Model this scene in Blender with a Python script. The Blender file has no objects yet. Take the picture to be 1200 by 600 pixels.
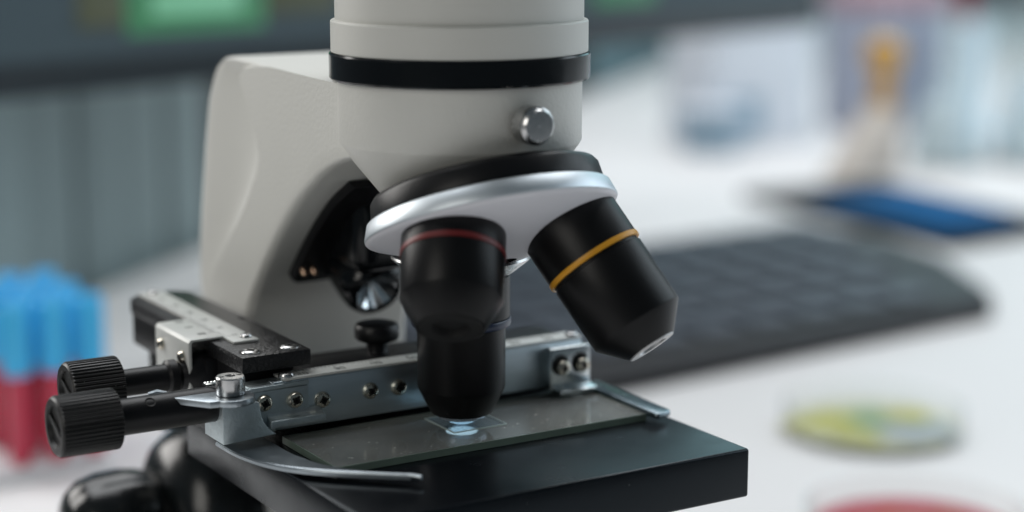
import bpy, bmesh, math, random
from mathutils import Vector, Matrix
random.seed(7)
S = 0.00087                      # one author unit in metres
sc = bpy.context.scene
COL = sc.collection
R = math.radians

# ------------------------------------------------------------------ camera
PITCH, YAW, FPX = R(10.9), R(31.4), 2150.0
CAM = Vector((-215.5, -376.7, 127.2))
fw = Vector((math.sin(YAW)*math.cos(PITCH), math.cos(YAW)*math.cos(PITCH), -math.sin(PITCH)))
cam_data = bpy.data.cameras.new("camera")
cam = bpy.data.objects.new("camera", cam_data)
COL.objects.link(cam)
cam.location = CAM*S
cam.rotation_euler = fw.to_track_quat('-Z', 'Y').to_euler()
cam_data.sensor_width = 36.0
cam_data.lens = 36.0*FPX/1200.0
cam_data.clip_start = 0.01
cam_data.clip_end = 60.0
cam_data.dof.use_dof = True
cam_data.dof.focus_distance = 432*S
cam_data.dof.aperture_fstop = 5.6
cam_data.dof.aperture_blades = 9
sc.camera = cam

# ------------------------------------------------------------------ world + lamps (indoor room light)
w = bpy.data.worlds.new("World")
sc.world = w
w.use_nodes = True
bg = w.node_tree.nodes["Background"]
bg.inputs[0].default_value = (0.66, 0.85, 0.97, 1)
bg.inputs[1].default_value = 0.09

def area(name, loc, target, sx, sy, power, color):
    d = bpy.data.lights.new(name, 'AREA')
    d.shape = 'RECTANGLE'; d.size = sx; d.size_y = sy; d.energy = power; d.color = color
    o = bpy.data.objects.new(name, d); COL.objects.link(o)
    o.location = Vector(loc)
    o.rotation_euler = (Vector(target)-Vector(loc)).to_track_quat('-Z', 'Y').to_euler()
    return o
area("ceiling_lamp", (0.42, 0.82, 1.55), (0.3, 0.45, 0), 2.2, 1.4, 40, (0.97, 0.985, 1.0))
area("far_window", (2.3, 2.0, 1.1), (1.0, 0.95, -0.1), 1.6, 1.3, 8, (0.55, 0.92, 1.0))
area("back_window", (-0.75, 1.35, 0.62), (0, 0.08, 0.05), 0.8, 0.8, 13.0, (1.0, 0.975, 0.94))
area("side_window", (-1.5, -0.55, 0.75), (0, 0.05, 0.05), 0.7, 1.0, 7.2, (1.0, 0.965, 0.90))
area("room_window", (1.7, -0.25, 0.65), (0, 0, 0.05), 1.7, 1.2, 14, (0.8, 0.92, 1.0))

sc.view_settings.view_transform = 'Standard'
sc.view_settings.look = 'None'
sc.view_settings.exposure = 0.0
sc.view_settings.gamma = 1.0
sc.render.engine = 'CYCLES'
sc.cycles.use_denoising = True
sc.cycles.max_bounces = 10
sc.cycles.transmission_bounces = 8
sc.cycles.caustics_reflective = False
sc.cycles.caustics_refractive = False

# ------------------------------------------------------------------ materials
def mat(name, color, rough=0.5, metal=0.0, bump=0.0, bscale=600.0, var=0.0, vscale=120.0, rvar=0.0,
        trans=0.0, ior=1.45, spec=0.5, emit=0.0, stretch=None, dust=0.0, dscale=500.0, coat=0.0, stint=(1, 1, 1)):
    m = bpy.data.materials.new(name)
    m.use_nodes = True
    nt = m.node_tree; N = nt.nodes; L = nt.links
    b = N["Principled BSDF"]
    b.inputs["Base Color"].default_value = (*color, 1)
    b.inputs["Roughness"].default_value = rough
    b.inputs["Metallic"].default_value = metal
    b.inputs["IOR"].default_value = ior
    b.inputs["Specular IOR Level"].default_value = spec
    b.inputs["Transmission Weight"].default_value = trans
    b.inputs["Coat Weight"].default_value = coat
    b.inputs["Specular Tint"].default_value = (*stint, 1)
    if emit:
        b.inputs["Emission Color"].default_value = (*color, 1)
        b.inputs["Emission Strength"].default_value = emit
    tc = N.new("ShaderNodeTexCoord")
    vec = tc.outputs["Object"]
    if stretch:
        mp = N.new("ShaderNodeMapping"); mp.inputs["Scale"].default_value = stretch
        L.new(vec, mp.inputs["Vector"]); vec = mp.outputs["Vector"]
    def noise(scale, detail=4.0):
        n = N.new("ShaderNodeTexNoise"); n.inputs["Scale"].default_value = scale; n.inputs["Detail"].default_value = detail
        L.new(vec, n.inputs["Vector"]); return n.outputs["Fac"]
    base = None
    if var:
        f = noise(vscale)
        mx = N.new("ShaderNodeMix"); mx.data_type = 'RGBA'
        mx.inputs["A"].default_value = (*[c*(1-var) for c in color], 1)
        mx.inputs["B"].default_value = (*[min(1, c*(1+var)) for c in color], 1)
        L.new(f, mx.inputs["Factor"]); base = mx.outputs["Result"]
    if dust:
        v = N.new("ShaderNodeTexVoronoi"); v.inputs["Scale"].default_value = dscale
        v.inputs["Randomness"].default_value = 1.0
        L.new(tc.outputs["Object"], v.inputs["Vector"])
        n2 = N.new("ShaderNodeTexNoise"); n2.inputs["Scale"].default_value = dscale*0.35
        L.new(tc.outputs["Object"], n2.inputs["Vector"])
        th = N.new("ShaderNodeMath"); th.operation = 'MULTIPLY'; th.inputs[1].default_value = dust
        L.new(n2.outputs["Fac"], th.inputs[0])
        lt = N.new("ShaderNodeMath"); lt.operation = 'LESS_THAN'
        L.new(v.outputs["Distance"], lt.inputs[0]); L.new(th.outputs[0], lt.inputs[1])
        mx2 = N.new("ShaderNodeMix"); mx2.data_type = 'RGBA'
        mx2.inputs["A"].default_value = (*color, 1)
        mx2.inputs["B"].default_value = (0.62, 0.62, 0.6, 1)
        if base: L.new(base, mx2.inputs["A"])
        L.new(lt.outputs[0], mx2.inputs["Factor"]); base = mx2.outputs["Result"]
        if trans:
            sb = N.new("ShaderNodeMath"); sb.operation = 'SUBTRACT'; sb.inputs[0].default_value = trans
            L.new(lt.outputs[0], sb.inputs[1]); sb.use_clamp = True
            L.new(sb.outputs[0], b.inputs["Transmission Weight"])
    if base: L.new(base, b.inputs["Base Color"])
    if rvar:
        f = noise(vscale*1.7)
        mr = N.new("ShaderNodeMapRange")
        mr.inputs["To Min"].default_value = max(0.02, rough-rvar); mr.inputs["To Max"].default_value = min(1, rough+rvar)
        L.new(f, mr.inputs["Value"]); L.new(mr.outputs[0], b.inputs["Roughness"])
    if bump:
        f = noise(bscale, 2.0)
        bp = N.new("ShaderNodeBump"); bp.inputs["Strength"].default_value = bump; bp.inputs["Distance"].default_value = 0.0003
        L.new(f, bp.inputs["Height"]); L.new(bp.outputs[0], b.inputs["Normal"])
    return m

def thin_glass(name, tint, film, film_col, rough=0.03, ior=1.5, dust=0.0, dscale=330.0):
    """clear sheet: tinted see-through + Fresnel gloss + a faint diffuse film of dust"""
    m = bpy.data.materials.new(name); m.use_nodes = True
    nt = m.node_tree; N = nt.nodes; L = nt.links
    N.remove(N["Principled BSDF"]); out = N["Material Output"]
    tr = N.new("ShaderNodeBsdfTransparent"); tr.inputs[0].default_value = (*tint, 1)
    gl = N.new("ShaderNodeBsdfGlossy"); gl.inputs["Roughness"].default_value = rough
    df = N.new("ShaderNodeBsdfDiffuse"); df.inputs[0].default_value = (*film_col, 1)
    lw = N.new("ShaderNodeLayerWeight"); lw.inputs[0].default_value = 0.5
    pw = N.new("ShaderNodeMath"); pw.operation = 'POWER'; pw.inputs[1].default_value = 5.0
    fr = N.new("ShaderNodeMath"); fr.operation = 'MULTIPLY_ADD'; fr.inputs[1].default_value = 0.95; fr.inputs[2].default_value = 0.042
    L.new(lw.outputs["Facing"], pw.inputs[0]); L.new(pw.outputs[0], fr.inputs[0])
    m1 = N.new("ShaderNodeMixShader"); m2 = N.new("ShaderNodeMixShader")
    m1.inputs[0].default_value = film
    L.new(tr.outputs[0], m1.inputs[1]); L.new(df.outputs[0], m1.inputs[2])
    L.new(fr.outputs[0], m2.inputs[0]); L.new(m1.outputs[0], m2.inputs[1]); L.new(gl.outputs[0], m2.inputs[2])
    L.new(m2.outputs[0], out.inputs[0])
    if dust:
        tc = N.new("ShaderNodeTexCoord")
        v = N.new("ShaderNodeTexVoronoi"); v.inputs["Scale"].default_value = dscale
        n = N.new("ShaderNodeTexNoise"); n.inputs["Scale"].default_value = dscale*0.3
        sm = N.new("ShaderNodeTexNoise"); sm.inputs["Scale"].default_value = dscale*0.12; sm.inputs["Detail"].default_value = 5
        for q in (v, n, sm): L.new(tc.outputs["Object"], q.inputs["Vector"])
        t1 = N.new("ShaderNodeMath"); t1.operation = 'MULTIPLY'; t1.inputs[1].default_value = dust
        L.new(n.outputs["Fac"], t1.inputs[0])
        lt = N.new("ShaderNodeMath"); lt.operation = 'LESS_THAN'
        L.new(v.outputs["Distance"], lt.inputs[0]); L.new(t1.outputs[0], lt.inputs[1])
        mr = N.new("ShaderNodeMapRange"); mr.inputs["From Min"].default_value = 0.3; mr.inputs["From Max"].default_value = 0.7
        mr.inputs["To Min"].default_value = film*0.55; mr.inputs["To Max"].default_value = film*1.45
        L.new(sm.outputs["Fac"], mr.inputs["Value"])
        ad = N.new("ShaderNodeMath"); ad.operation = 'MULTIPLY_ADD'; ad.inputs[1].default_value = 0.5
        L.new(lt.outputs[0], ad.inputs[0]); L.new(mr.outputs[0], ad.inputs[2]); ad.use_clamp = True
        L.new(ad.outputs[0], m1.inputs[0])
    return m

M = {}
M['paint'] = mat('cream_paint', (0.60, 0.595, 0.56), 0.40, bump=0.30, bscale=1100, var=0.025, vscale=60)
M['paint_smooth'] = mat('smooth_cream_paint', (0.58, 0.575, 0.54), 0.40, bump=0.08, bscale=1400, var=0.03, vscale=50)
M['gloss_black'] = mat('gloss_black', (0.004, 0.005, 0.006), 0.16, rvar=0.05, vscale=200, spec=0.4)
M['satin_black'] = mat('satin_black', (0.006, 0.006, 0.007), 0.36, bump=0.10, bscale=2500, rvar=0.06, vscale=150, spec=0.3)
M['anodized'] = mat('black_anodised', (0.0045, 0.0045, 0.005), 0.37, bump=0.10, bscale=3000, var=0.15, vscale=400, spec=0.26)
M['stage_black'] = mat('stage_black', (0.0045, 0.0055, 0.007), 0.24, bump=0.03, bscale=2200, rvar=0.09, vscale=70, dust=0.04, dscale=520, spec=0.26, stint=(0.72, 0.88, 1.0))
M['powder_black'] = mat('powder_black', (0.008, 0.008, 0.009), 0.34, bump=1.0, bscale=1300, spec=0.6)
M['knob_black'] = mat('knob_black', (0.007, 0.0068, 0.0068), 0.38, bump=0.12, bscale=2500, dust=0.08, dscale=600)
M['plastic_black'] = mat('plastic_black', (0.006, 0.0075, 0.008), 0.22, bump=0.06, bscale=900, rvar=0.05)
M['dark'] = mat('dark_recess', (0.004, 0.004, 0.004), 0.7)
M['zinc'] = mat('zinc_casting', (0.50, 0.56, 0.58), 0.50, 1.0, bump=0.25, bscale=1500, var=0.16, vscale=500, rvar=0.10)
M['steel'] = mat('brushed_steel', (0.56, 0.63, 0.67), 0.40, 1.0, bump=0.18, bscale=420, var=0.10, vscale=160, rvar=0.10, stretch=(0.25, 4, 4))
M['dark_steel'] = mat('dark_steel', (0.36, 0.40, 0.43), 0.34, 1.0, bump=0.15, bscale=700, var=0.14, vscale=200, rvar=0.08)
M['finger_steel'] = mat('blued_steel', (0.22, 0.27, 0.30), 0.25, 1.0, var=0.14, vscale=200, rvar=0.08)
M['bright'] = mat('bright_steel', (0.66, 0.70, 0.71), 0.20, 1.0, var=0.08, vscale=300, rvar=0.08)
M['chrome'] = mat('chrome', (0.56, 0.56, 0.56), 0.26, 1.0, rvar=0.06, vscale=300)
M['nickel'] = mat('nickel_screw', (0.62, 0.57, 0.48), 0.22, 1.0, var=0.12, vscale=800, rvar=0.08)
M['alu'] = mat('turned_aluminium', (0.60, 0.65, 0.69), 0.44, 0.9, var=0.08, vscale=200, rvar=0.08)
M['alu_paint'] = mat('matt_grey_turret', (0.70, 0.70, 0.74), 0.42, bump=0.05, bscale=1500)
M['scale_metal'] = mat('scale_plate', (0.56, 0.57, 0.55), 0.42, 0.15, var=0.06, vscale=300, rvar=0.05)
M['ink'] = mat('scale_ink', (0.03, 0.03, 0.03), 0.6)
M['red_band'] = mat('red_band', (0.13, 0.012, 0.012), 0.42, var=0.1, vscale=500)
M['yellow_band'] = mat('yellow_band', (0.62, 0.29, 0.02), 0.40, var=0.1, vscale=500)
M['blue_band'] = mat('blue_band', (0.008, 0.018, 0.05), 0.3, var=0.1, vscale=500)
M['glass'] = thin_glass('clear_glass', (0.985, 0.99, 0.985), 0.015, (0.8, 0.85, 0.85))
M['cover'] = thin_glass('cover_glass', (0.93, 0.96, 0.97), 0.03, (0.8, 0.9, 0.95))
M['cover_edge'] = mat('cover_edge', (0.50, 0.60, 0.58), 0.3)
M['slide_glass'] = thin_glass('slide_glass', (0.86, 0.90, 0.88), 0.17, (0.66, 0.66, 0.63), 0.10, 1.52, dust=0.17, dscale=360)
M['slide_edge'] = mat('slide_edge', (0.13, 0.175, 0.145), 0.3, var=0.2, vscale=300)
M['lens'] = mat('coated_lens', (0.75, 0.85, 1.0), 0.06, 0.75, ior=1.7)
M['glint_glow'] = mat('glint_glow', (0.50, 0.68, 0.85), 0.3, emit=1.5)  # glows by itself, in place of lamp light from below the stage
M['led_glass'] = mat('reflector', (0.90, 0.94, 0.97), 0.13, 0.95)
M['copper'] = mat('copper_screw', (0.62, 0.42, 0.30), 0.3, 1.0)
M['tip_grey'] = mat('tip_ring', (0.52, 0.52, 0.52), 0.42, 0.6)
M['table'] = mat('white_table', (0.745, 0.735, 0.735), 0.45, spec=0.3, var=0.03, vscale=6, bump=0.03, bscale=200)
M['wall_dark'] = mat('dark_wall', (0.10, 0.105, 0.105), 0.8, var=0.2, vscale=4)
M['wall_pale'] = mat('pale_wall', (0.50, 0.68, 0.74), 0.8, var=0.1, vscale=2)
M['panel'] = mat('panel_grey', (0.27, 0.345, 0.355), 0.6, var=0.5, vscale=5, stretch=(1, 1, 0.03))
M['bezel'] = mat('bezel', (0.022, 0.034, 0.042), 0.4)
M['screen'] = mat('screen_dark', (0.055, 0.08, 0.093), 0.4, emit=0.17, spec=0.25)
M['screen_green'] = mat('screen_green', (0.055, 0.22, 0.105), 0.4, emit=0.32)
M['screen_pale'] = mat('screen_pale_green', (0.17, 0.44, 0.27), 0.4, emit=0.45)
M['screen_olive'] = mat('screen_olive', (0.075, 0.085, 0.05), 0.4, emit=0.28)
M['kb'] = mat('keyboard_black', (0.014, 0.014, 0.017), 0.55, var=0.1, vscale=30)
M['key'] = mat('key_black', (0.075, 0.086, 0.108), 0.45, var=0.5, vscale=25)
M['tray_black'] = mat('tray_black', (0.014, 0.018, 0.021), 0.75, spec=0.1)
M['blue_sheet'] = mat('blue_cover', (0.008, 0.095, 0.25), 0.75, var=0.15, vscale=12, spec=0.1)
M['cap_blue'] = mat('cap_blue', (0.05, 0.46, 0.82), 0.42, var=0.08, vscale=60)
M['blood'] = mat('blood', (0.48, 0.006, 0.045), 0.25, coat=0.5)
M['rack_white'] = mat('rack_white', (0.72, 0.72, 0.74), 0.5)
M['agar_y'] = mat('yellow_culture', (0.40, 0.385, 0.06), 0.5, var=0.35, vscale=45)
M['agar_g'] = mat('green_culture', (0.22, 0.31, 0.17), 0.5, var=0.3, vscale=60)
M['agar_b'] = mat('blue_culture', (0.25, 0.30, 0.36), 0.5, var=0.3, vscale=60)
M['agar_pale'] = mat('pale_culture', (0.48, 0.48, 0.33), 0.5, var=0.25, vscale=45)
M['agar_red'] = mat('red_agar', (0.40, 0.035, 0.06), 0.35, var=0.1, vscale=40)
M['agar_brown'] = mat('brown_agar', (0.34, 0.06, 0.03), 0.4, var=0.3, vscale=40)
M['amber'] = mat('amber_glass', (0.62, 0.32, 0.03), 0.2, coat=0.6)
M['wood_pale'] = mat('beige_block', (0.58, 0.53, 0.48), 0.6, var=0.1, vscale=20)
M['box_white'] = mat('white_card', (0.72, 0.76, 0.82), 0.55)
M['box_blue'] = mat('pale_blue_plastic', (0.30, 0.42, 0.52), 0.5)
M['liquid_blue'] = mat('pale_blue_liquid', (0.66, 0.80, 0.88), 0.2)
M['liquid_red'] = mat('dark_red_liquid', (0.24, 0.02, 0.04), 0.3)
M['violet'] = mat('violet_grey_box', (0.38, 0.41, 0.50), 0.55, var=0.1, vscale=8)
M['pink'] = mat('pink_lid', (0.50, 0.33, 0.38), 0.5)

# ------------------------------------------------------------------ mesh helpers (author units, world axes)
def bmnew(): return bmesh.new()

def merge(bm, t, mi=0, mtx=None):
    if mtx is not None: bmesh.ops.transform(t, matrix=mtx, verts=t.verts)
    for f in t.faces: f.material_index = mi
    me = bpy.data.meshes.new("tmp"); t.to_mesh(me); t.free()
    bm.from_mesh(me); bpy.data.meshes.remove(me)

def box(bm, x0, x1, y0, y1, z0, z1, bev=0.0, seg=2, mi=0, mtx=None):
    t = bmesh.new(); bmesh.ops.create_cube(t, size=1)
    for v in t.verts:
        v.co = Vector(((x0+x1)/2+v.co.x*(x1-x0), (y0+y1)/2+v.co.y*(y1-y0), (z0+z1)/2+v.co.z*(z1-z0)))
    if bev: bmesh.ops.bevel(t, geom=list(t.edges), offset=bev, segments=seg, profile=0.5, affect='EDGES')
    merge(bm, t, mi, mtx)

def frame(axis):
    a = Vector(axis).normalized()
    u = a.orthogonal().normalized() if abs(a.z) < 0.999 else Vector((1, 0, 0))
    v = a.cross(u)
    return a, u, v

def lathe(bm, origin, axis, prof, seg=64, mi=0, mis=None, rmod=None):
    """prof: list of (radius, distance along axis); mis: material index per band."""
    a, u, v = frame(axis); o = Vector(origin)
    t = bmesh.new(); rings = []
    for k, (r, h) in enumerate(prof):
        if r < 1e-6: rings.append([t.verts.new(o+a*h)]); continue
        ring = []
        for i in range(seg):
            rr = r if rmod is None else rmod(k, i, r)
            an = 2*math.pi*i/seg
            ring.append(t.verts.new(o+a*h+(u*math.cos(an)+v*math.sin(an))*rr))
        rings.append(ring)
    idx = []
    for k in range(len(rings)-1):
        A, B = rings[k], rings[k+1]
        for i in range(seg):
            j = (i+1) % seg
            if len(A) == 1 and len(B) == 1: continue
            if len(A) == 1: f = t.faces.new((A[0], B[i], B[j]))
            elif len(B) == 1: f = t.faces.new((A[i], B[0], A[j]))
            else: f = t.faces.new((A[i], B[i], B[j], A[j]))
            idx.append((f, (mis[k] if mis else mi)))
    bmesh.ops.recalc_face_normals(t, faces=t.faces)
    lut = {f.index: m for f, m in idx}
    t.faces.index_update()
    ms = [m for f, m in idx]
    me = bpy.data.meshes.new("tmp")
    for (f, m) in idx: f.material_index = m
    t.to_mesh(me); t.free(); bm.from_mesh(me); bpy.data.meshes.remove(me)

def prism(bm, poly, plane, a, b, bev=0.0, seg=2, mi=0, mtx=None):
    """poly: 2-D points; plane 'xz' extrudes along y, 'xy' along z, 'yz' along x."""
    t = bmesh.new()
    def P(p, h):
        return {'xz': (p[0], h, p[1]), 'xy': (p[0], p[1], h), 'yz': (h, p[0], p[1])}[plane]
    A = [t.verts.new(P(p, a)) for p in poly]; B = [t.verts.new(P(p, b)) for p in poly]
    n = len(poly)
    t.faces.new(A); t.faces.new(list(reversed(B)))
    for i in range(n): t.faces.new((A[i], B[i], B[(i+1) % n], A[(i+1) % n]))
    bmesh.ops.recalc_face_normals(t, faces=t.faces)
    if bev: bmesh.ops.bevel(t, geom=list(t.edges), offset=bev, segments=seg, profile=0.5, affect='EDGES', clamp_overlap=True)
    merge(bm, t, mi, mtx)

def tube(bm, pts, rad, seg=12, mi=0):
    pts = [Vector(p) for p in pts]; t = bmesh.new(); rings = []
    rads = rad if isinstance(rad, (list, tuple)) else [rad]*len(pts)
    up = Vector((0, 0, 1))
    for i, p in enumerate(pts):
        d = (pts[min(i+1, len(pts)-1)]-pts[max(i-1, 0)]).normalized()
        u = d.cross(up)
        if u.length < 1e-3: u = d.cross(Vector((1, 0, 0)))
        u.normalize(); v = u.cross(d)
        rings.append([t.verts.new(p+(u*math.cos(2*math.pi*k/seg)+v*math.sin(2*math.pi*k/seg))*rads[i]) for k in range(seg)])
    for A, B in zip(rings, rings[1:]):
        for k in range(seg): t.faces.new((A[k], B[k], B[(k+1) % seg], A[(k+1) % seg]))
    t.faces.new(list(reversed(rings[0]))); t.faces.new(rings[-1])
    bmesh.ops.recalc_face_normals(t, faces=t.faces)
    merge(bm, t, mi)

def arcpts(c, r, a0, a1, n):
    return [(c[0]+r*math.cos(R(a0+(a1-a0)*i/n)), c[1]+r*math.sin(R(a0+(a1-a0)*i/n))) for i in range(n+1)]

def origin_of(p):
    return Vector(p['_o']) if p is not None and '_o' in p else Vector((0, 0, 0))
ORG = {}
def obj(name, bm, mats, parent=None, angle=35, label=None):
    """Link one mesh; its vertices are stored relative to its thing's base."""
    o0 = ORG.get(parent.name, Vector((0, 0, 0))) if parent is not None else Vector((0, 0, 0))
    for v in bm.verts: v.co = (v.co-o0)*S
    me = bpy.data.meshes.new(name); bm.to_mesh(me); bm.free()
    for m in (mats if isinstance(mats, (list, tuple)) else [mats]): me.materials.append(M[m])
    me.shade_smooth()
    me.set_sharp_from_angle(angle=R(angle))
    o = bpy.data.objects.new(name, me); COL.objects.link(o)
    if parent is not None:
        o.parent = parent; ORG[o.name] = o0
    if label: o["label"] = label
    return o
def thing(name, loc, label, cat, group=None):
    o = bpy.data.objects.new(name, None); COL.objects.link(o)
    o.empty_display_size = 0.01
    o.location = Vector(loc)*S; ORG[o.name] = Vector(loc)
    o["label"] = label; o["category"] = cat
    if group: o["group"] = group
    return o
def structure(name, bm, mats, angle=35):
    o = obj(name, bm, mats, None, angle); o["kind"] = "structure"; return o
def copy_thing(src, loc, label, group=None):
    c = src.copy(); COL.objects.link(c); c.location = Vector(loc)*S
    c["label"] = label
    if group: c["group"] = group
    for ch in src.children:
        d = ch.copy(); COL.objects.link(d); d.parent = c
        for g in ch.children:
            e = g.copy(); COL.objects.link(e); e.parent = d
    return c

# ------------------------------------------------------------------ setting: table and walls
T = -110.0                                     # table top
EDGE0 = Vector((234.6, 791.9)); ED = Vector((0.741, 0.671)); EN = Vector((-0.671, 0.741))
def edge(s, off=0.0): return EDGE0+ED*s+EN*off
b = bmnew()
a_, c_ = edge(-1200), edge(5200)
prism(b, [tuple(a_), tuple(c_), (5200, -620), (-900, -620)], 'xy', T-25, T, bev=2)
structure('table', b, 'table')
b = bmnew()
for s0, s1 in ((-120, 2170),):
    p, q = edge(s0, 260), edge(s1, 260); p2, q2 = edge(s1, 300), edge(s0, 300)
    prism(b, [tuple(p), tuple(q), tuple(p2), tuple(q2)], 'xy', -900, 420)
structure('back_wall', b, 'wall_dark')
b = bmnew()
p, q = edge(2172, 255), edge(7500, 255); p2, q2 = edge(7500, 300), edge(2172, 300)
prism(b, [tuple(p), tuple(q), tuple(p2), tuple(q2)], 'xy', -900, 700)
structure('side_wall', b, 'wall_pale')
b = bmnew()
prism(b, [(-2500, -2500), (8000, -2500), (8000, 8000), (-2500, 8000)], 'xy', -905, -900)
structure('floor', b, 'wall_dark')

# ------------------------------------------------------------------ the microscope
mic = thing('microscope', (0, 40, T), 'cream compound microscope with black stage and three colour banded objectives, on the white table', 'microscope')

# arm: lofted from inner curve (front) to outer curve (back)
SEC = [  # inner(y,z), outer(y,z), scoop boundary t
    ((76, -100), (126, -100), 0.80), ((76, -40), (124, -40), 0.78), ((75.5, 0), (120, 0), 0.74), ((72, 17), (122, 18), 0.62),
    ((64, 29), (119, 35), 0.46), ((52, 42), (114.5, 53), 0.35), ((40, 52.5), (110, 69), 0.345),
    ((31, 58.5), (105, 76.5), 0.43), ((25, 62), (97, 83.6), 0.60), ((18, 65), (84, 86.7), 0.83),
    ((10, 67.3), (54, 86.3), 0.995), ((0, 68.5), (25, 85.5), 0.998), ((-12, 69), (-4, 85), 0.998)]
def cr(p0, p1, p2, p3, t):
    return tuple(0.5*((2*b_)+(c-a)*t+(2*a-5*b_+4*c-d)*t*t+(-a+3*b_-3*c+d)*t**3) for a, b_, c, d in zip(p0, p1, p2, p3))
def sample(rows, n):
    flat = [(*r[0], *r[1], r[2]) for r in rows]; out = []
    for i in range(len(flat)-1):
        p0 = flat[max(i-1, 0)]; p3 = flat[min(i+2, len(flat)-1)]
        for k in range(n): out.append(cr(p0, flat[i], flat[i+1], p3, k/n))
    out.append(flat[-1]); return out
def build_arm():
    W = 25.0; t = bmesh.new(); rings = []
    NT1, NT2 = 10, 10
    rowsA = sample(SEC, 8)
    for q_, (iy, iz, oy, oz, tc) in enumerate(rowsA):
        I = Vector((0, iy, iz)); O = Vector((0, oy, oz)); L = (O-I).length
        tc = max(0.05, min(0.998, tc)); half = []
        rf, rb = 2.6, 7.0-4.6*min(1, max(0, (q_/8-6)/2.2))                       # front edge round, back edge round
        taper = 7.5*(1-tc)/0.5 if tc < 1 else 0
        taper = min(taper, 5.2)
        ts = [(rf/L)+(tc-rf/L)*k/NT1 for k in range(NT1+1)]
        tend = max(tc+0.001, 1-rb/L)
        for k in range(5):                      # front rounding
            a = math.pi/2*k/5
            half.append((W-rf+rf*math.sin(a)-0.0, (rf-rf*math.cos(a))/L))
        for tt in ts: half.append((W, tt))
        for k in range(1, NT2+1):
            tt = tc+(tend-tc)*k/NT2; f = (tt-tc)/max(1-tc, 1e-3)
            half.append((W-taper*math.sin(min(1, f*3.0)*math.pi/2)+taper*0.45*max(0, f-0.45)/0.55, tt))
        wb = half[-1][0]; rr = (1-tend)
        rx = min(rb, 7.0)
        for k in range(1, 6):
            a = math.pi/2*k/5
            half.append((wb-rx*(1-math.cos(a)), tend+rr*math.sin(a)))
        ring = [I.lerp(O, tt)+Vector((-x, 0, 0)) for x, tt in half]+[I.lerp(O, tt)+Vector((x, 0, 0)) for x, tt in reversed(half)]
        rings.append([t.verts.new(p) for p in ring])
    n = len(rings[0])
    for A, B in zip(rings, rings[1:]):
        for k in range(n): t.faces.new((A[k], B[k], B[(k+1) % n], A[(k+1) % n]))
    t.faces.new(rings[0]); t.faces.new(list(reversed(rings[-1])))
    bmesh.ops.recalc_face_normals(t, faces=t.faces)
    return t
arm = obj('arm', build_arm(), 'paint', mic, angle=28)

# black focus slide cover following the arm's inner curve
inner = [(s[0], s[1]) for s in sample(SEC, 8)]
cover = [p for p in inner if 28.0 <= p[1] <= 60 and p[0] > 28]
t = bmesh.new(); rows = []
for k, (y, z) in enumerate(cover):
    p = Vector((0, y, z)); q = Vector((0, *cover[min(k+1, len(cover)-1)])); r0 = Vector((0, *cover[max(k-1, 0)]))
    d = (q-r0).normalized(); nrm = Vector((0, -abs(d.z), -abs(d.y)))
    hw = 17.0-2.0*(k/len(cover))**2
    if k == 0: hw -= 1.2
    prof = [(-hw, 0.3), (-hw, 1.2), (-hw+1.0, 2.2), (hw-1.0, 2.2), (hw, 1.2), (hw, 0.3)]
    rows.append([t.verts.new(p+Vector((x, 0, 0))+nrm*h) for x, h in prof])
for A, B in zip(rows, rows[1:]):
    for k in range(5): t.faces.new((A[k], A[k+1], B[k+1], B[k]))
t.faces.new(rows[0]); t.faces.new(list(reversed(rows[-1])))
bmesh.ops.recalc_face_normals(t, faces=t.faces)
cov = obj('slide_cover', t, 'satin_black', mic)
for x in (-14.6, -11.6):
    b = bmnew(); lathe(b, (x, 58.0, 31.0), (0, -0.72, -0.69), [(0, 0.8), (0.55, 0.8), (0.75, 0.4), (0.75, -2.5)], 16)
    obj('screw', b, 'copper', cov)

# top illuminator lamp under the arm
ld = Vector((0.02, -0.86, -0.50)).normalized(); lc = Vector((1.0, 45.5, 26.0))
b = bmnew()
lathe(b, lc, -ld, [(5.9, 1.4), (5.9, 0.2), (6.4, -0.2), (7.6, 0.6), (8.6, 2.6), (9.0, 6), (9.2, 24), (0, 24)], 48)
box(b, -8.5, 9.5, 38, 58, 33, 55, bev=3.5, seg=4)
ill = obj('illuminator', b, 'gloss_black', mic)
b = bmnew(); lathe(b, lc, -ld, [(0, 7.0), (1.2, 6.9), (5.85, 1.0)], 40); obj('reflector', b, 'led_glass', ill)

# head
b = bmnew()
lathe(b, (0, 0, 0), (0, 0, 1), [(0, 40+52), (28.2, 92), (29.4, 93.0), (30.3, 93.15), (30.3, 100.15), (30.05, 100.45), (29.25, 100.5), (29.25, 168), (27.5, 170), (0, 170)], 128)
hd = obj('head_tube', b, 'paint_smooth', mic)
b = bmnew()      # observation tube above the frame
ax = Vector((0, 0.62, 0.78)).normalized()
lathe(b, Vector((0, 4, 160)), ax, [(0, -8), (15, -8), (15, 55), (14, 56.5), (11.8, 57), (11.8, 76), (10, 78), (0, 78)], 64, mis=[0, 0, 0, 0, 1, 1, 1])
obj('eyepiece', b, ['paint_smooth', 'gloss_black'], mic)
b = bmnew()
lathe(b, (0, 0, 0), (0, 0, 1), [(29.2, 86.6), (30.4, 86.7), (30.8, 87.2), (30.8, 92.6), (30.5, 92.95), (29.2, 93.0)], 128)
obj('locking_ring', b, 'gloss_black', mic)
b = bmnew()
lathe(b, (0, 0, 0), (0, 0, 1), [(0, 54.0), (14.6, 54.0), (16.0, 55.5), (20.6, 61.2), (25.0, 66.6), (28.55, 71.6), (28.9, 72.3), (28.95, 86.8), (0, 86.8)], 128)
obj('nosepiece_body', b, 'paint', mic)
b = bmnew()
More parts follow.
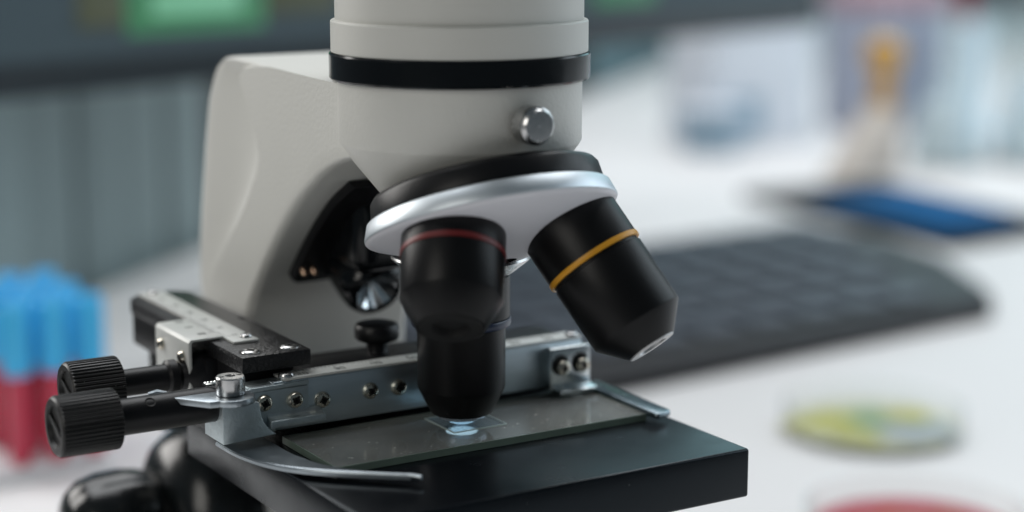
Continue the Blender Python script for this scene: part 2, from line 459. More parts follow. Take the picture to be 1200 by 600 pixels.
lathe(b, (0, -28.4, 78.6), (0, -1, 0), [(0, -1), (2.2, -1), (2.2, 1.4), (3.9, 1.5), (4.4, 2.0), (4.4, 5.9), (4.3, 6.1), (3.9, 6.4), (3.5, 7.0), (0, 7.15)], 60,
      rmod=lambda k, i, r: r*(0.975 if (k in (4, 5) and i % 2) else 1.0))
obj('thumb_screw', b, 'chrome', mic, angle=25)

# revolving turret
TT = R(22.0); nx = Vector((0, -math.sin(TT), -math.cos(TT))); tc = Vector((0, -14.5, 54.6))
b = bmnew()
lathe(b, tc, -nx, [(4, -10.2), (8, -9.6), (28.8, -1.2), (29.6, -0.7), (29.9, -0.3)], 128)
tur = obj('turret', b, 'alu_paint', mic)
b = bmnew()
def odir_(deg): return (Matrix.Rotation(R(deg), 3, nx) @ Vector((0, 0, -1))).normalized()
lathe(b, tc, -nx, [(29.6, -0.45), (30.0, 0.0), (29.95, 0.5), (28.9, 3.6), (28.5, 3.9), (26, 4.0), (26, 0)], 128)
rim_o = obj('turret_rim', b, 'alu', tur)
b = bmnew()
lathe(b, tc, -nx, [(26, 3.9), (27.5, 4.1), (27.7, 4.4), (27.2, 8.2), (26.4, 9.3), (25.0, 9.8), (0, 9.8)], 128)
obj('turret_ring', b, 'satin_black', tur)

APEX = Vector((0, 0, 90.6))
def odir(deg): return (Matrix.Rotation(R(deg), 3, nx) @ Vector((0, 0, -1))).normalized()
def objective(deg, prof, band, mount, tipr, bandmat, label, tip_mat):
    d = odir(deg)
    b = bmnew(); lathe(b, APEX, d, prof, 96)
    o = obj('objective', b, 'anodized', mic, label=label)
    b = bmnew(); lathe(b, APEX, d, band, 96); obj('colour_band', b, bandmat, o)
    b = bmnew(); lathe(b, APEX, d, mount, 64); obj('mount_collar', b, 'chrome', o)
    k = prof[-1][1]; r = tipr
    b = bmnew(); lathe(b, APEX, d, [(r, k-0.02), (r-0.15, k+0.25), (r*0.62, k+0.25), (r*0.58, k-0.6), (r*0.55, k-1.6)], 64); obj('tip_ring', b, tip_mat, o)
    b = bmnew(); lathe(b, APEX, d, [(r*0.57, k-1.4), (0, k-0.9)], 48); obj('front_lens', b, 'dark' if tip_mat != 'chrome' else 'lens', o)
    return o
objective(129, [(10.5, 45.2), (11.7, 45.6), (11.85, 46), (11.85, 56.9), (11.2, 57.1), (11.2, 59.0), (11.5, 59.2), (11.55, 59.6), (11.4, 75.2), (11.1, 75.7), (6.2, 81.1), (5.9, 81.3)],
          [(11.3, 56.95), (12.0, 57.0), (12.05, 57.3), (12.05, 57.9), (11.95, 58.2), (11.3, 58.25)], [(8, 43), (9.5, 43), (9.5, 46), (8, 46)], 5.9, 'yellow_band', 'black objective with a yellow band, tilted out to the right', 'tip_grey')
objective(242, [(10.5, 45.2), (11.6, 45.8), (11.8, 46.5), (11.8, 50.9), (11.3, 51.1), (11.3, 52.3), (11.75, 52.5), (11.6, 62.4), (11.3, 62.9), (7.9, 69.0), (7.5, 69.2)],
          [(11.4, 51.0), (11.9, 51.05), (11.95, 51.3), (11.95, 52.1), (11.9, 52.4), (11.4, 52.45)], [(8, 43), (9.5, 43), (9.5, 46), (8, 46)], 7.3, 'red_band', 'short black objective with a red band, tilted towards the front', 'dark')
objective(0, [(10, 51.0), (11.6, 51.1), (11.9, 51.4), (11.9, 61.4), (11.2, 61.6), (11.2, 63.6), (10.9, 63.8), (10.75, 64.2), (10.7, 78.8), (10.5, 79.6), (7.7, 85.2), (7.4, 85.6)],
          [(11.3, 61.5), (12.0, 61.6), (12.15, 62.0), (12.15, 63.1), (12.0, 63.5), (11.3, 63.6)], [(9, 44), (16.8, 46.2), (17.0, 46.8), (16.6, 47.4), (12.6, 50.6), (11.4, 50.9), (11.4, 51.2), (9, 51.3)], 6.4, 'blue_band', 'long black objective with a blue band, pointing straight down at the slide', 'chrome')
b = bmnew(); lathe(b, (0, 0, 0), (0, 0, 1), [(0, 2.15), (1.7, 2.25), (3.2, 2.6), (4.4, 3.2), (5.0, 3.7), (5.9, 3.9), (6.3, 4.6), (6.3, 5.4), (0, 5.4)], 64)
fl = [o for o in bpy.data.objects if o.name.startswith('objective')][-1]
obj('front_lens', b, 'lens', fl)

# stage
b = bmnew(); box(b, -50.5, 51, -48.5, 53.5, -12, 0, bev=0.7, seg=3)
stg = obj('stage', b, 'stage_black', mic)
b = bmnew(); lathe(b, (0, 0, 0), (0, 0, 1), [(0, 0.06), (3.8, 0.05), (3.9, 0.0)], 48); obj('stage_glint', b, 'glint_glow', stg)  # glowing disc added on the solid stage for the glint under the lens
b = bmnew(); box(b, -18, 18, 50, 80, -30, -8, bev=2); obj('stage_bracket', b, 'satin_black', mic)
b = bmnew(); lathe(b, (0, 0, 0), (0, 0, 1), [(0, -34), (14, -34), (16, -32), (16, -13), (18, -12.5), (0, -12.4)], 48); obj('condenser', b, 'satin_black', mic)
b = bmnew()
prism(b, [(-52, -62), (-44, -72), (44, -72), (52, -62), (52, 118), (44, 128), (-44, 128), (-52, 118)], 'xy', T+0.3, T+16, bev=3, seg=3)
bs = obj('base', b, 'paint', mic)
b = bmnew(); lathe(b, (0, 0, 0), (0, 0, 1), [(0, T+15), (17, T+15), (18, T+19), (15, T+22), (0, T+22.5)], 48); obj('base_lamp', b, 'gloss_black', bs)

def screw(parent, p, d, r=2.0, h=1.1, mt='nickel', washer=0.0, dark=True):
    b = bmnew(); p = Vector(p); d = Vector(d).normalized()
    lathe(b, p, d, [(r*0.9, -1.0), (r, -0.1), (r, h*0.35), (r*0.86, h*0.8), (r*0.6, h), (r*0.42, h*0.98), (r*0.34, h*0.35), (0, h*0.2)], 28, mis=[0, 0, 0, 0, 0, 1, 1])
    a, u, v = frame(d)
    an = random.uniform(0, 1.5)
    for k in range(2):
        e = u*math.cos(an+k*math.pi/2)+v*math.sin(an+k*math.pi/2); n2 = a.cross(e)
        mt4 = Matrix((( e.x, n2.x, a.x, p.x), (e.y, n2.y, a.y, p.y), (e.z, n2.z, a.z, p.z), (0, 0, 0, 1)))
        box(b, -r*0.62, r*0.62, -r*0.13, r*0.13, h*0.4, h*1.0, mi=1, mtx=mt4)
    return obj('screw', b, [mt, 'dark'], parent)

# slide rail (the long bar of the mechanical stage)
b = bmnew()
prism(b, [(-44, 3.4), (43.8, 3.4), (43.8, 15.3), (-44, 15.3)], 'xz', 13.0, 16.5, bev=0.35)
rail = obj('slide_rail', b, 'steel', mic)
b = bmnew(); box(b, -34, 43, 16.6, 33, 1.2, 14.8, bev=0.5); box(b, -34, 10, 33.1, 40, 1.2, 13.8, bev=0.5)
obj('rail_backing', b, 'satin_black', rail)
for x, z in ((-46.9, 10.9), (-38.9, 10.6), (-31.4, 9.4), (-18.4, 9.8), (-10.6, 9.6)):
    screw(rail, (x, 12.3 if x < -36 else 13.0, z), (0, -1, 0), 2.05, 1.3)
# graduated plate on the rail's top
b = bmnew(); box(b, -41.5, 43.5, 12.7, 18.8, 15.35, 16.0, bev=0.12)
spl = obj('scale_plate', b, 'scale_metal', rail)
DIG = {'0': 'abcdef', '1': 'bc', '2': 'abged', '3': 'abgcd', '4': 'fgbc', '5': 'afgcd', '6': 'afgedc', '7': 'abc', '8': 'abcdefg', '9': 'abcdfg'}
SEGS = {'a': (0, 2, 1, 2), 'b': (1, 1, 1, 2), 'c': (1, 0, 1, 1), 'd': (0, 0, 1, 0), 'e': (0, 0, 0, 1), 'f': (0, 1, 0, 2), 'g': (0, 1, 1, 1)}
def digits(bm, s, org, ex, ey, h, wd):
    """flat stroke numerals at org, ex/ey the reading axes."""
    org, ex, ey = Vector(org), Vector(ex), Vector(ey); n = ex.cross(ey)
    mt4 = Matrix(((ex.x, ey.x, n.x, org.x), (ex.y, ey.y, n.y, org.y), (ex.z, ey.z, n.z, org.z), (0, 0, 0, 1)))
    for i, chx in enumerate(s):
        for sg in DIG[chx]:
            x0, y0, x1, y1 = SEGS[sg]; x0 = x0*h*0.5+i*h*0.85; x1 = x1*h*0.5+i*h*0.85; y0 *= h*0.5; y1 *= h*0.5
            box(bm, x0-wd, x1+wd, y0-wd, y1+wd, -0.02, 0.03, mtx=mt4)
b = bmnew()
for i in range(0, 76):
    x = -36+i; l = 1.5 if i % 10 == 0 else (1.2 if i % 5 == 0 else 0.8)
    box(b, x-0.09, x+0.09, 18.6-l*1.3, 18.6, 15.99, 16.03)
for i in range(0, 8): digits(b, str(20+10*i), (-36+10*i-0.8, 14.0, 16.01), (1, 0, 0), (0, 1, 0), 1.8, 0.12)
obj('scale_marking', b, 'ink', spl)
screw(rail, (-40.0, 14.6, 16.0), (0, 0, 1), 1.9, 1.0, 'chrome')
screw(rail, (41.5, 14.6, 16.0), (0, 0, 1), 1.7, 0.9, 'chrome')

# cast clamp block at the rail's left end
b = bmnew()
prism(b, [(-58.3, 2.8), (-44.6, 3.5)]+[(-45.4, 4.0), (-46.8, 5.2), (-48.0, 7.0), (-48.6, 9.0), (-48.9, 11.9), (-58.3, 13.0)], 'xz', 10.0, 21.5, bev=0.3)
prism(b, [(-49.5, 3.4), (-44, 3.4), (-44, 5.0), (-35.2, 5.0), (-35.2, 13.7), (-49.5, 13.7)], 'xz', 12.3, 13.6, bev=0.25)
prism(b, [(9.7, 5.0), (13, 5.0), (13, 8.2), (12.35, 8.2), (12.0, 7.4), (11.2, 6.9), (9.7, 6.7)], 'yz', -46.2, -32.0, bev=0.2)
prism(b, [(-58, 13.1), (-36, 13.6), (-36, 14.6), (-58, 14.2)], 'xz', 13.0, 20.5, bev=0.2)
prism(b, [(-50, 13.6), (-35, 13.9), (-35, 14.9), (-50, 14.7)], 'xz', 12.4, 16.0, bev=0.15)
blk = obj('clamp_block', b, 'zinc', mic, angle=30)
# lever and pivot screw
b = bmnew()
lv = [(-71.5, 18.6), (-69.4, 14.6), (-63.0, 5.8)]+arcpts((-56.4, 8.4), 5.2, -145, 80, 16)+[(-59.5, 14.8), (-65, 19.0), (-70.6, 20.2)]
prism(b, lv, 'xy', 13.4, 15.0, bev=0.25)
tube(b, [(-72.6, 19.6, 14.8), (-70.6, 19.2, 15.1), (-68.6, 18.4, 14.8)], [0.7, 0.9, 0.6], 10)
lev = obj('clamp_lever', b, 'dark_steel', mic)
b = bmnew()
lathe(b, (-56.3, 9.6, 0), (0, 0, 1), [(0, 15.0), (2.6, 15.0), (3.3, 15.2), (3.4, 15.5), (3.4, 19.1), (3.15, 19.4), (1.2, 19.5), (1.1, 19.1), (0, 19.1)], 48)
piv = obj('pivot_screw', b, 'chrome', lev)
b = bmnew(); box(b, -59.0, -53.6, 9.2, 10.0, 19.0, 19.48, mi=0); obj('screw_slot', b, 'dark', lev)
b = bmnew()      # small return spring behind the screw
pts = [(-56.5+1.1*k/20*6, 17.0+0.9*math.cos(k*0.9), 17.6+0.9*math.sin(k*0.9)) for k in range(60)]
pts = [(-59.5+7*k/70, 17.4+0.8*math.cos(k*0.75), 15.6+0.8*math.sin(k*0.75)) for k in range(70)]
tube(b, pts, 0.28, 6)
tube(b, [(-59.5, 16.6, 16.2), (-57.5, 14.8, 16.6), (-55, 14.2, 16.2)], 0.3, 6)
obj('return_spring', b, 'bright', lev)

# curved spring clip that holds the slide's left end
outer_c = [(-57.2, 18), (-57.2, 13), (-57.0, 7), (-56.4, 2), (-55.0, -4), (-52.6, -9.8), (-49.6, -14.6), (-45.6, -19.4), (-41, -23.8), (-36, -28.2), (-31.4, -32.2)]
inner_c = [(-46.0, 18), (-45.8, 13), (-45.9, 7), (-46.0, 1), (-45.6, -4), (-44.4, -9), (-42.6, -13.4), (-40.2, -17.6), (-37.0, -21.6), (-33.2, -25.6), (-29.4, -29.6)]
def smooth2(P, n=4):
    out = []
    for i in range(len(P)-1):
        p0 = P[max(i-1, 0)]; p3 = P[min(i+2, len(P)-1)]
        for k in range(n): out.append(cr(p0, P[i], P[i+1], p3, k/n))
    out.append(P[-1]); return out
oc, ic = smooth2(outer_c), smooth2(inner_c)
t = bmesh.new(); rows = []
for k, (p, q) in enumerate(zip(oc, ic)):
    f = k/(len(oc)-1); z0 = 0.5+0.9*f; h = 1.1
    p = Vector((*p, 0)); q = Vector((*q, 0))
    if f > 0.45: q = p.lerp(q, max(0.55, 1-(f-0.45)*0.9))
    rows.append([t.verts.new(c) for c in (p+Vector((0, 0, z0)), p+Vector((0, 0, z0+h)), q+Vector((0, 0, z0+h)), q+Vector((0, 0, z0)))])
for A, B in zip(rows, rows[1:]):
    for k in range(4): t.faces.new((A[k], B[k], B[(k+1) % 4], A[(k+1) % 4]))
t.faces.new(rows[0]); t.faces.new(list(reversed(rows[-1])))
bmesh.ops.recalc_face_normals(t, faces=t.faces)
bmesh.ops.bevel(t, geom=[e for e in t.edges if len(e.link_faces) == 2 and e.calc_face_angle(0) > 1.0], offset=0.25, segments=2, affect='EDGES')
clip = obj('spring_clip', t, 'dark_steel', mic)
b = bmnew()
n0 = int(len(oc)*0.42)
rim = [(x+0.5, y+0.5, 0.5+0.9*(k/(len(oc)-1))+0.9) for k, (x, y) in list(enumerate(oc))[n0:]]
rim.append((-29.5, -33.6, 2.2))
tube(b, rim, [0.3+0.32*min(1, i/10) for i in range(len(rim))], 12)
obj('clip_edge', b, 'dark_steel', clip)

# right slide stop: plate with two screws, foot and finger
b = bmnew()
box(b, 32.0, 44.2, 9.6, 11.6, 3.2, 14.4, bev=0.45, seg=3)
prism(b, [(6.6, 2.6), (11.5, 2.6), (11.5, 5.0), (10.2, 4.6), (9.2, 3.9), (6.6, 3.6)], 'yz', 33.2, 44.6, bev=0.25)
box(b, 33, 43.6, 11.4, 13.0, 5, 14.2)
stop = obj('slide_stop', b, 'bright', mic)
for x in (35.3, 41.3):
    b = bmnew(); lathe(b, (x-0.35, 9.65, 9.9), (0, -1, 0), [(0, 0.08), (2.7, 0.08), (2.75, -0.3)], 28); obj('screw_hole', b, 'dark', stop)
    screw(stop, (x+0.2, 9.5, 9.2), (0, -1, 0), 2.0, 1.4)
b = bmnew()
prism(b, [(44.6, 14.5), (49.8, 14.5), (49.2, -18.6), (48.6, -20.0), (44.2, -21.0), (43.5, -20.2), (44.3, 0)], 'xy', 1.4, 2.9, bev=0.45, seg=3)
obj('stop_finger', b, 'finger_steel', stop)

# transverse carriage (black block at the left) with its scale and vernier
b = bmnew()
prism(b, [(-50.5, 16), (-32.6, 16), (-32.2, 55), (-32.4, 94), (-36, 98), (-46, 98), (-50.3, 93), (-50.4, 60)], 'xy', 17.6, 21.5, bev=0.3)
car = obj('carriage', b, 'powder_black', mic)
b = bmnew(); box(b, -49.5, -34.5, 22, 94, 9, 17.5, bev=0.3); box(b, -46, -38, 84, 92, -14, 17.4, bev=0.4)
box(b, -52.5, -45, 34, 61, -1, 17.4, bev=0.5)
obj('carriage_rail', b, 'satin_black', car)
b = bmnew(); box(b, -34.2, -32.9, 54, 57.5, 21.45, 21.6, bev=0.05); box(b, -37.6, -35.2, 30.5, 32.6, 21.45, 21.6, bev=0.05)
obj('carriage_recess', b, 'dark', car)
b = bmnew(); box(b, -46.9, -40.2, 29.5, 96, 21.55, 22.2, bev=0.12)
ts = obj('carriage_scale', b, 'scale_metal', car)
b = bmnew()
for i in range(0, 56):
    y = 36+i; l = 2.0 if i % 10 == 0 else (1.5 if i % 5 == 0 else 0.9)
    box(b, -46.9, -46.9+l, y-0.07, y+0.07, 22.19, 22.215)
for i in range(0, 6): digits(b, str(10*i) if i else '0', (-44.4, 36+10*i+0.8, 22.2), (0, -1, 0), (1, 0, 0), 1.2, 0.07)
obj('scale_marking', b, 'ink', ts)
for p in ((-42.3, 33, 22.2), (-43.5, 93.5, 22.2)): screw(car, p, (0, 0, 1), 1.5, 0.9, 'chrome')
for p in ((-46.4, 20.4, 21.1), (-36.4, 20.2, 21.1)):
    b = bmnew(); lathe(b, (p[0], p[1], 0), (0, 0, 1), [(0, 21.55), (2.9, 21.56), (2.9, 21.4)], 28); obj('screw_hole', b, 'dark', car)
    screw(car, (p[0], p[1], 21.2), (0, 0, 1), 2.3, 0.9, 'chrome')
b = bmnew()
prism(b, [(-47.2, 22.5), (-47.2, 21.9), (-55.0, 21.9), (-55.4, 21.5), (-55.4, 9), (-56.3, 9), (-56.3, 21.7), (-55.6, 22.5)], 'xz', 35.5, 58, bev=0.15)
vp = obj('vernier_plate', b, 'scale_metal', car)
b = bmnew()
for i in range(0, 11):
    y = 41+i*0.9*1.6; l = 1.6 if i % 5 == 0 else 0.9
    box(b, -48.3-l+1, -47.3, y-0.08, y+0.08, 22.49, 22.525)
for s, y in (('10', 41.5), ('5', 48.7), ('0', 55.4)): digits(b, s, (-51.6, y+0.6, 22.51), (0, -1, 0), (1, 0, 0), 1.7, 0.12)
obj('scale_marking', b, 'ink', vp)
for y, z in ((53.3, 18.0), (39.3, 17.7)): screw(car, (-56.3, y, z), (-1, 0, 0), 1.5, 1.2, 'nickel')

# two ribbed adjustment knobs on horizontal shafts
def adj_knob(y, z, x0, x1, xs, r, rs, label, hole):
    b = bmnew()
    n = 132
    def rib(k, i, rr):
        if k in (5, 6): return rr*(1.0 if (i % 3) else 0.945)
        return rr
    lathe(b, (x1, y, z), (-1, 0, 0), [(0, 0), (r*0.80, 0.0), (r*0.95, 0.1), (r*0.95, 0.2), (r*0.985, 0.25), (r, 0.5), (r, x1-x0-0.9), (r*0.96, x1-x0-0.4), (r*0.90, x1-x0), (r*0.72, x1-x0), (r*0.66, x1-x0-0.9), (0, x1-x0-0.9)], n, rmod=rib)
    k = obj('adjustment_knob', b, 'knob_black', mic, angle=30, label=label)
    b = bmnew(); box(b, x0+0.2, x0+0.95, y-r*0.63, y+r*0.63, z-0.5, z+0.5, bev=0.15, mtx=Matrix.Translation((0, y, z)) @ Matrix.Rotation(R(24), 4, 'X') @ Matrix.Translation((0, -y, -z)))
    obj('knob_slot', b, 'knob_black', k)
    b = bmnew(); lathe(b, (x1-0.2, y, z), (1, 0, 0), [(0, 0), (rs*0.97, 0), (rs, 0.4), (rs, xs-x1), (0, xs-x1)], 48); sh = obj('knob_shaft', b, 'satin_black', k)
    if hole:
        b = bmnew(); hd_ = Vector((0, -0.62, 0.78)); lathe(b, Vector((x1+7.5, y, z))+hd_*(rs-0.25), hd_, [(0, 0.12), (0.95, 0.2), (1.25, 0.38), (1.3, 0.1)], 16); obj('set_screw', b, 'dark', k)
    return k
adj_knob(16.0, 11.5, -96.4, -82.0, -56, 7.1, 4.25, 'nearer and lower of the two ribbed knobs', True)
adj_knob(39.5, 13.0, -86.0, -73.0, -50, 7.0, 3.3, 'farther of the two ribbed knobs, on the thinner shaft', False)
b = bmnew(); lathe(b, (-61.0, 39.5, 13), (1, 0, 0), [(0, 0), (3.5, 0), (4.2, 0.6), (4.2, 2.5), (3.4, 3.6), (5.5, 7), (5.5, 12), (0, 12)], 40); obj('shaft_bushing', b, 'satin_black', mic)

# stage locking knob behind the rail
b = bmnew()
lathe(b, (-7.6, 30, 0), (0, 0, 1), [(0, 13.5), (3.4, 13.5), (2.7, 15), (2.7, 17.2), (4.2, 17.6), (5.4, 18.1), (5.75, 18.7), (5.75, 21.2), (5.2, 22.0), (3.8, 22.4), (0, 22.4)], 60)
obj('locking_knob', b, 'satin_black', mic)

# coaxial focus knob on the arm's left side
b = bmnew()
lathe(b, (-22, 92, -43), (-1, 0, 0), [(0, 0), (24, 0), (26.5, 2), (27.2, 5), (27, 10), (25.6, 15), (22.5, 19.5), (18, 22.5), (14.5, 23.4), (0, 23.4)], 72)
fk = obj('coarse_focus_knob', b, 'plastic_black', mic)
b = bmnew()
lathe(b, (-22, 92, -43), (-1, 0, 0), [(0, 23), (13.6, 23), (14.8, 24.2), (16.3, 28), (17.0, 33), (16.7, 39), (15.4, 44), (12.5, 47.6), (8, 49.4), (0, 49.8)], 72, rmod=lambda k, i, r: r*(1-0.035*max(0, math.cos(i/72*2*math.pi*6))**3) if 2 < k < 8 else r)
obj('fine_focus_knob', b, 'plastic_black', fk)

# ------------------------------------------------------------------ the specimen slide
sl = thing('microscope_slide', (2, -1, 0), 'thin dusty glass slide lying on the black stage under the lowest objective', 'slide')
b = bmnew(); box(b, -41.85, 43.65, -16.05, 12.85, 0.12, 1.80)
gl = obj('slide_glass', b, 'slide_glass', sl)
b = bmnew()
for x0, x1, y0, y1 in ((-42, 43.8, -16.35, -16.07), (-42, 43.8, 12.87, 13.1), (-42.1, -41.87, -16.05, 12.85), (43.67, 43.95, -16.05, 12.85)): box(b, x0, x1, y0, y1, 0.12, 1.79)
obj('ground_edge', b, 'slide_edge', gl)
b = bmnew(); box(b, -5.6, 8.8, -6.2, 8.0, 1.82, 2.02)
cg = obj('cover_glass', b, 'cover', sl)
b = bmnew()
for x0, x1, y0, y1 in ((-5.85, 9.05, -6.45, -6.22), (-5.85, 9.05, 8.02, 8.25), (-5.85, -5.62, -6.2, 8.0), (8.82, 9.05, -6.2, 8.0)): box(b, x0, x1, y0, y1, 1.82, 2.06)
obj('cover_edge', b, 'cover_edge', cg)

# ------------------------------------------------------------------ background: monitor
p0 = Vector((36.6, 514.5, 32)); p1 = Vector((752, 742, 32)); mv = (p1-p0).normalized(); ml = (p1-p0).length
mn = Vector((mv.y, -mv.x, 0)).normalized()
def mm(px=0): 
    return Matrix(((mv.x, -mn.x, 0, p0.x), (mv.y, -mn.y, 0, p0.y), (0, 0, 1, p0.z), (0, 0, 0, 1)))
mon = thing('monitor', (p0+mv*(ml*0.45)).to_2d().to_3d()+Vector((0, 0, T)), 'large dark computer monitor showing green shapes, behind the microscope', 'monitor')
b = bmnew(); box(b, -60, ml, 0, 22, 0, 430, bev=3, mtx=mm()); obj('monitor_housing', b, 'bezel', mon)
b = bmnew(); box(b, -48, ml-10, -1.2, -0.2, 18, 420, mtx=mm()); scr = obj('screen', b, 'screen', mon)
for x0, x1, z0 in ((76, 170, 28), (462, 530, 28)):
    b = bmnew(); box(b, x0, x1, -2.2, -1.3, z0, 110, bev=0.4, mtx=mm()); obj('screen_chart', b, 'screen_green', scr)
b = bmnew(); box(b, 92, 152, -2.8, -2.25, 37, 49, bev=0.2, mtx=mm()); obj('screen_bar', b, 'screen_pale', scr)
for x0, x1, z0 in ((46, 75, 33), (171, 225, 35)):
    b = bmnew(); box(b, x0, x1, -2.1, -1.25, z0, 110, bev=0.4, mtx=mm()); obj('screen_legend', b, 'screen_olive', scr)
b = bmnew(); box(b, ml*0.5-25, ml*0.5+25, 22.2, 42, T-32+6, 200, bev=3, mtx=mm()); box(b, ml*0.5-90, ml*0.5+90, -20, 110, T-32+0.3, T-32+6, bev=2, mtx=mm()); obj('monitor_stand', b, 'bezel', mon)

# grey ribbed partition panel beyond the table's back edge
pan = thing('partition_panel', (*edge(-170, 25), -900), 'tall grey panel with vertical folds standing beyond the table at the left', 'panel')
for i, s in enumerate(range(-350, 70, 60)):
    b = bmnew()
    p, q = edge(s+0.6, 14+2*(i % 2)), edge(s+59.4, 14+2*(i % 2)); p2, q2 = edge(s+59.4, 38), edge(s+0.6, 38)
    prism(b, [tuple(p), tuple(q), tuple(p2), tuple(q2)], 'xy', -900, 250, bev=4)
    obj('panel_leaf', b, 'panel', pan)

# keyboard
kb = thing('keyboard', (420, 470, T), 'wide black computer keyboard lying on the table right of the microscope', 'keyboard')
kpoly = [(150, 326), (563, 364), (580, 385), (628, 470), (652, 560), (630, 622), (150, 604)]
b = bmnew(); prism(b, kpoly, 'xy', T+0.3, T+13, bev=2.5, seg=3); obj('keyboard_body', b, 'kb', kb)
b = bmnew(); box(b, -14.5, 14.5, -13.5, 13.5, 0, 5, bev=2.5)
key_bm = b
first = None
for r_ in range(6):
    for c in range(12):
        y = 372+r_*39+c*1.9; x = 190+c*36+r_*4
        if x > 528+ (r_*22): continue
        if first is None:
            for v in key_bm.verts: v.co = v.co*S
            me = bpy.data.meshes.new('key'); key_bm.to_mesh(me); key_bm.free(); me.materials.append(M['key']); first = me
        k = bpy.data.objects.new('key', first); COL.objects.link(k); k.parent = kb
        k.location = (Vector((x, y, T+13.05))-ORG[kb.name])*S

# flat black folder with a blue sheet
fo = thing('folder', (765, 655, T), 'flat black folder with a blue cover sheet on the table beyond the keyboard', 'folder')
b = bmnew(); prism(b, [(698, 532), (822, 540), (852, 772), (712, 786)], 'xy', T+0.3, T+7, bev=1.5); obj('folder_cover', b, 'tray_black', fo)
b = bmnew(); prism(b, [(712, 556), (800, 562), (822, 712), (724, 716)], 'xy', T+7.05, T+10, bev=0.8); obj('blue_sheet', b, 'blue_sheet', fo)

# petri dishes
def petri(name, c, r, label, fill, spots):
    t_ = thing(name, (c[0], c[1], T), label, 'petri dish')
    b = bmnew(); lathe(b, (c[0], c[1], T), (0, 0, 1), [(0, 0.3), (r-0.4, 0.3), (r, 0.8), (r, 14), (r-1, 14), (r-1, 1.6), (0, 1.6)], 72); obj('dish_glass', b, 'glass', t_)
    b = bmnew(); lathe(b, (c[0], c[1], T), (0, 0, 1), [(0, 1.8), (r-3, 1.8), (r-2.4, 4.4), (0, 4.6)], 72); ag = obj('agar', b, fill, t_)
    for (dx, dy, rr, mt, el) in spots:
        b = bmnew(); lathe(b, (c[0]+dx*r, c[1]+dy*r, T), (0, 0, 1), [(0, 4.3), (rr*r, 4.3), (rr*r*0.9, 5.2), (0, 5.8)], 32, rmod=lambda k, i, q: q*(1+0.22*math.sin(i*0.59)+0.12*math.sin(i*1.37+1)))
        obj('colony', b, mt, ag)
    return t_
petri('petri_dish', (345, 226), 41, 'shallow glass dish with yellow and green cultures on the white table', 'agar_pale',
      [(-0.45, 0.25, 0.42, 'agar_y', 1), (0.15, 0.28, 0.26, 'agar_g', 1), (0.52, 0.0, 0.26, 'agar_y', 1), (0.02, -0.45, 0.3, 'agar_b', 1), (-0.05, -0.05, 0.24, 'agar_g', 1), (0.35, -0.55, 0.28, 'agar_b', 1), (-0.5, -0.35, 0.25, 'agar_y', 1)])
petri('petri_dish', (259, 108), 42, 'shallow glass dish of red agar at the bottom right edge of the table', 'agar_red',
      [(-0.1, 0.2, 0.45, 'agar_brown', 1), (0.45, 0.1, 0.25, 'agar_brown', 1)])

# blood tubes
rk = thing('tube_rack', (0, 410, T), 'low white rack under the blue capped blood tubes', 'rack')
b = bmnew(); prism(b, [(-75, 354), (31, 354), (31, 480), (-75, 480)], 'xy', T+0.3, T+6, bev=1); obj('rack_base', b, 'rack_white', rk)
def tube_thing(loc, label):
    t_ = thing('blood_tube', loc, label, 'test tube', 'blue capped blood tubes in the rack')
    x, y, z = loc
    b = bmnew(); lathe(b, loc, (0, 0, 1), [(0, 0), (3.2, 0.6), (4.8, 3.2), (5.1, 5), (5.1, 44), (0, 44)], 28); obj('blood', b, 'blood', t_)
    b = bmnew(); lathe(b, loc, (0, 0, 1), [(5.0, 39), (5.9, 39.3), (6.1, 40), (6.1, 66), (5.7, 68.4), (4.4, 69.6), (3.8, 68.2), (0, 68.0)], 36, rmod=lambda k, i, r: r*(0.97 if (k in (2, 3) and i % 2) else 1)); obj('tube_cap', b, 'cap_blue', t_)
    return t_
slots = []
for row in range(5):
    for cidx in range(5):
        x = 25-cidx*15.8-(row % 2)*7.0; y = 359+row*15.0
        slots.append((row, cidx, x, y))
words = ['front row', 'second row', 'third row', 'fourth row', 'fifth row', 'back row']
cols = ['right end', 'second from the right', 'third from the right', 'fourth from the right', 'fifth from the right']
src = None
for row, cidx, x, y in slots:
    # keep only tubes that fall in the picture
    v = Vector((x, y, T+60))-CAM; rt = Vector((math.cos(YAW), -math.sin(YAW), 0)); dpt = v.dot(fw); px = 600+FPX*v.dot(rt)/dpt
    if px < -14: continue
    lab = 'blue capped tube of dark red blood, %s of the %s' % (cols[cidx], words[row])
    loc = (x, y, T+6.1)
    if src is None: src = tube_thing(loc, lab)
    else: copy_thing(src, loc, lab, 'blue capped blood tubes in the rack')

# glassware and boxes far at the right
def at_table(px, py, z=T):
    rt = Vector((math.cos(YAW), -math.sin(YAW), 0)); up = rt.cross(fw)
    r_ = fw+rt*((px-600)/FPX)-up*((py-300)/FPX); k = (z-CAM.z)/r_.z
    return CAM+r_*k
p = Vector((916, 846, T))
am = thing('amber_bottle', p, 'amber glass dropper with a round bulb standing in a pale block', 'dropper')
b = bmnew(); prism(b, [(p.x-16, p.y-8), (p.x+18, p.y-14), (p.x+22, p.y+12), (p.x-12, p.y+18)], 'xy', T+0.3, T+58, bev=6, seg=3); obj('stand_block', b, 'wood_pale', am)
b = bmnew(); lathe(b, (p.x+4, p.y+2, T+58), (0, 0, 1), [(0, 0.2), (9, 0.2), (10, 2), (10, 30), (12, 34), (16, 40), (17.5, 48), (16, 56), (10, 61), (0, 63)], 40); obj('amber_bulb', b, 'amber', am)
p = Vector((873, 848, T))
bx = thing('card_wedge', p, 'small pale beige wedge on the table in front of the amber dropper', 'box')
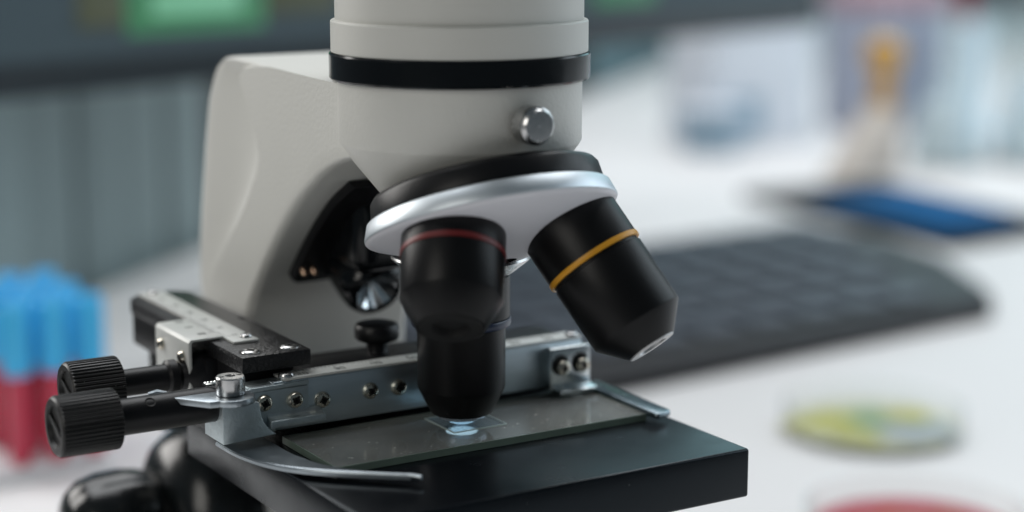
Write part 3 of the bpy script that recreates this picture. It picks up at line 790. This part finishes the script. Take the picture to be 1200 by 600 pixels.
b = bmnew(); prism(b, [(-34, 0.3), (2, 0.3), (34, 52), (10, 52)], 'xz', -14, 14, bev=2, mtx=Matrix.Translation((p.x, p.y-24, T))); obj('wedge_body', b, 'wood_pale', bx)
p = Vector((950, 1080, T))
wb = thing('white_box', p, 'white and pale blue card box left of the amber dropper', 'box')
b = bmnew(); box(b, p.x-70, p.x+55, p.y-40, p.y+40, T+0.3, T+112, bev=3); wbb = obj('box_body', b, 'box_white', wb)
b = bmnew(); box(b, p.x-71, p.x+56, p.y-41, p.y+41, T+112.2, T+124, bev=3); obj('box_lid', b, 'box_white', wb)
b = bmnew(); box(b, p.x-64, p.x-10, p.y-41.2, p.y-40.1, T+12, T+50); obj('box_panel', b, 'box_blue', wb)
p = Vector((868, 1030, T))
sb = thing('plastic_tub', p, 'small grey blue plastic tub beside the white box', 'tub')
b = bmnew(); lathe(b, p, (0, 0, 1), [(0, 0.3), (26, 0.3), (31, 42), (29.5, 42), (25, 3), (0, 3)], 40); obj('tub_body', b, 'box_blue', sb)
b = bmnew(); lathe(b, p, (0, 0, 1), [(0, 42.2), (32, 42.2), (32, 46), (0, 46.5)], 40); obj('tub_lid', b, 'box_white', sb)
p = Vector((1145, 1090, T))
vb = thing('storage_box', p, 'tall violet grey storage box with a pink lid behind the amber dropper', 'box')
b = bmnew(); box(b, p.x-48, p.x+46, p.y-45, p.y+45, T+0.3, T+127.8, bev=4); obj('box_body', b, 'violet', vb)
b = bmnew(); box(b, p.x-50, p.x+48, p.y-47, p.y+47, T+128, T+150, bev=4); obj('box_lid', b, 'pink', vb)
def flask(loc, h, r, label, liq):
    t_ = thing('conical_flask', loc, label, 'flask')
    b = bmnew(); lathe(b, loc, (0, 0, 1), [(0, 0.3), (r-2, 0.3), (r, 3), (r*0.98, 10), (r*0.34, h*0.72), (r*0.34, h), (r*0.42, h+2), (r*0.31, h), (r*0.31, h*0.72), (r*0.93, 10), (r-3, 4), (0, 3)], 48); obj('flask_glass', b, 'glass', t_)
    b = bmnew(); lathe(b, loc, (0, 0, 1), [(0, 4), (r-4, 4.5), (r*0.91, 10), (r*0.62, h*0.45), (0, h*0.45)], 48); obj('flask_liquid', b, liq, t_)
    return t_
flask((1000, 846, T), 135, 37, 'clear conical flask of pale blue liquid at the right', 'liquid_blue')
flask((1076, 806, T), 175, 44, 'taller clear conical flask at the far right edge', 'liquid_blue')
p = Vector((1172, 1000, T))
cy = thing('reagent_cylinder', p, 'tall pale cylinder holding dark red liquid behind the flasks', 'cylinder')
b = bmnew(); lathe(b, p, (0, 0, 1), [(0, 0.3), (40, 0.3), (40, 8), (24, 12), (24, 116), (22, 118), (0, 118)], 48); obj('cylinder_body', b, 'liquid_blue', cy)
b = bmnew(); lathe(b, p, (0, 0, 1), [(0, 118.2), (8, 118.2), (8, 200), (0, 200)], 40); obj('red_stopper', b, 'liquid_red', cy)
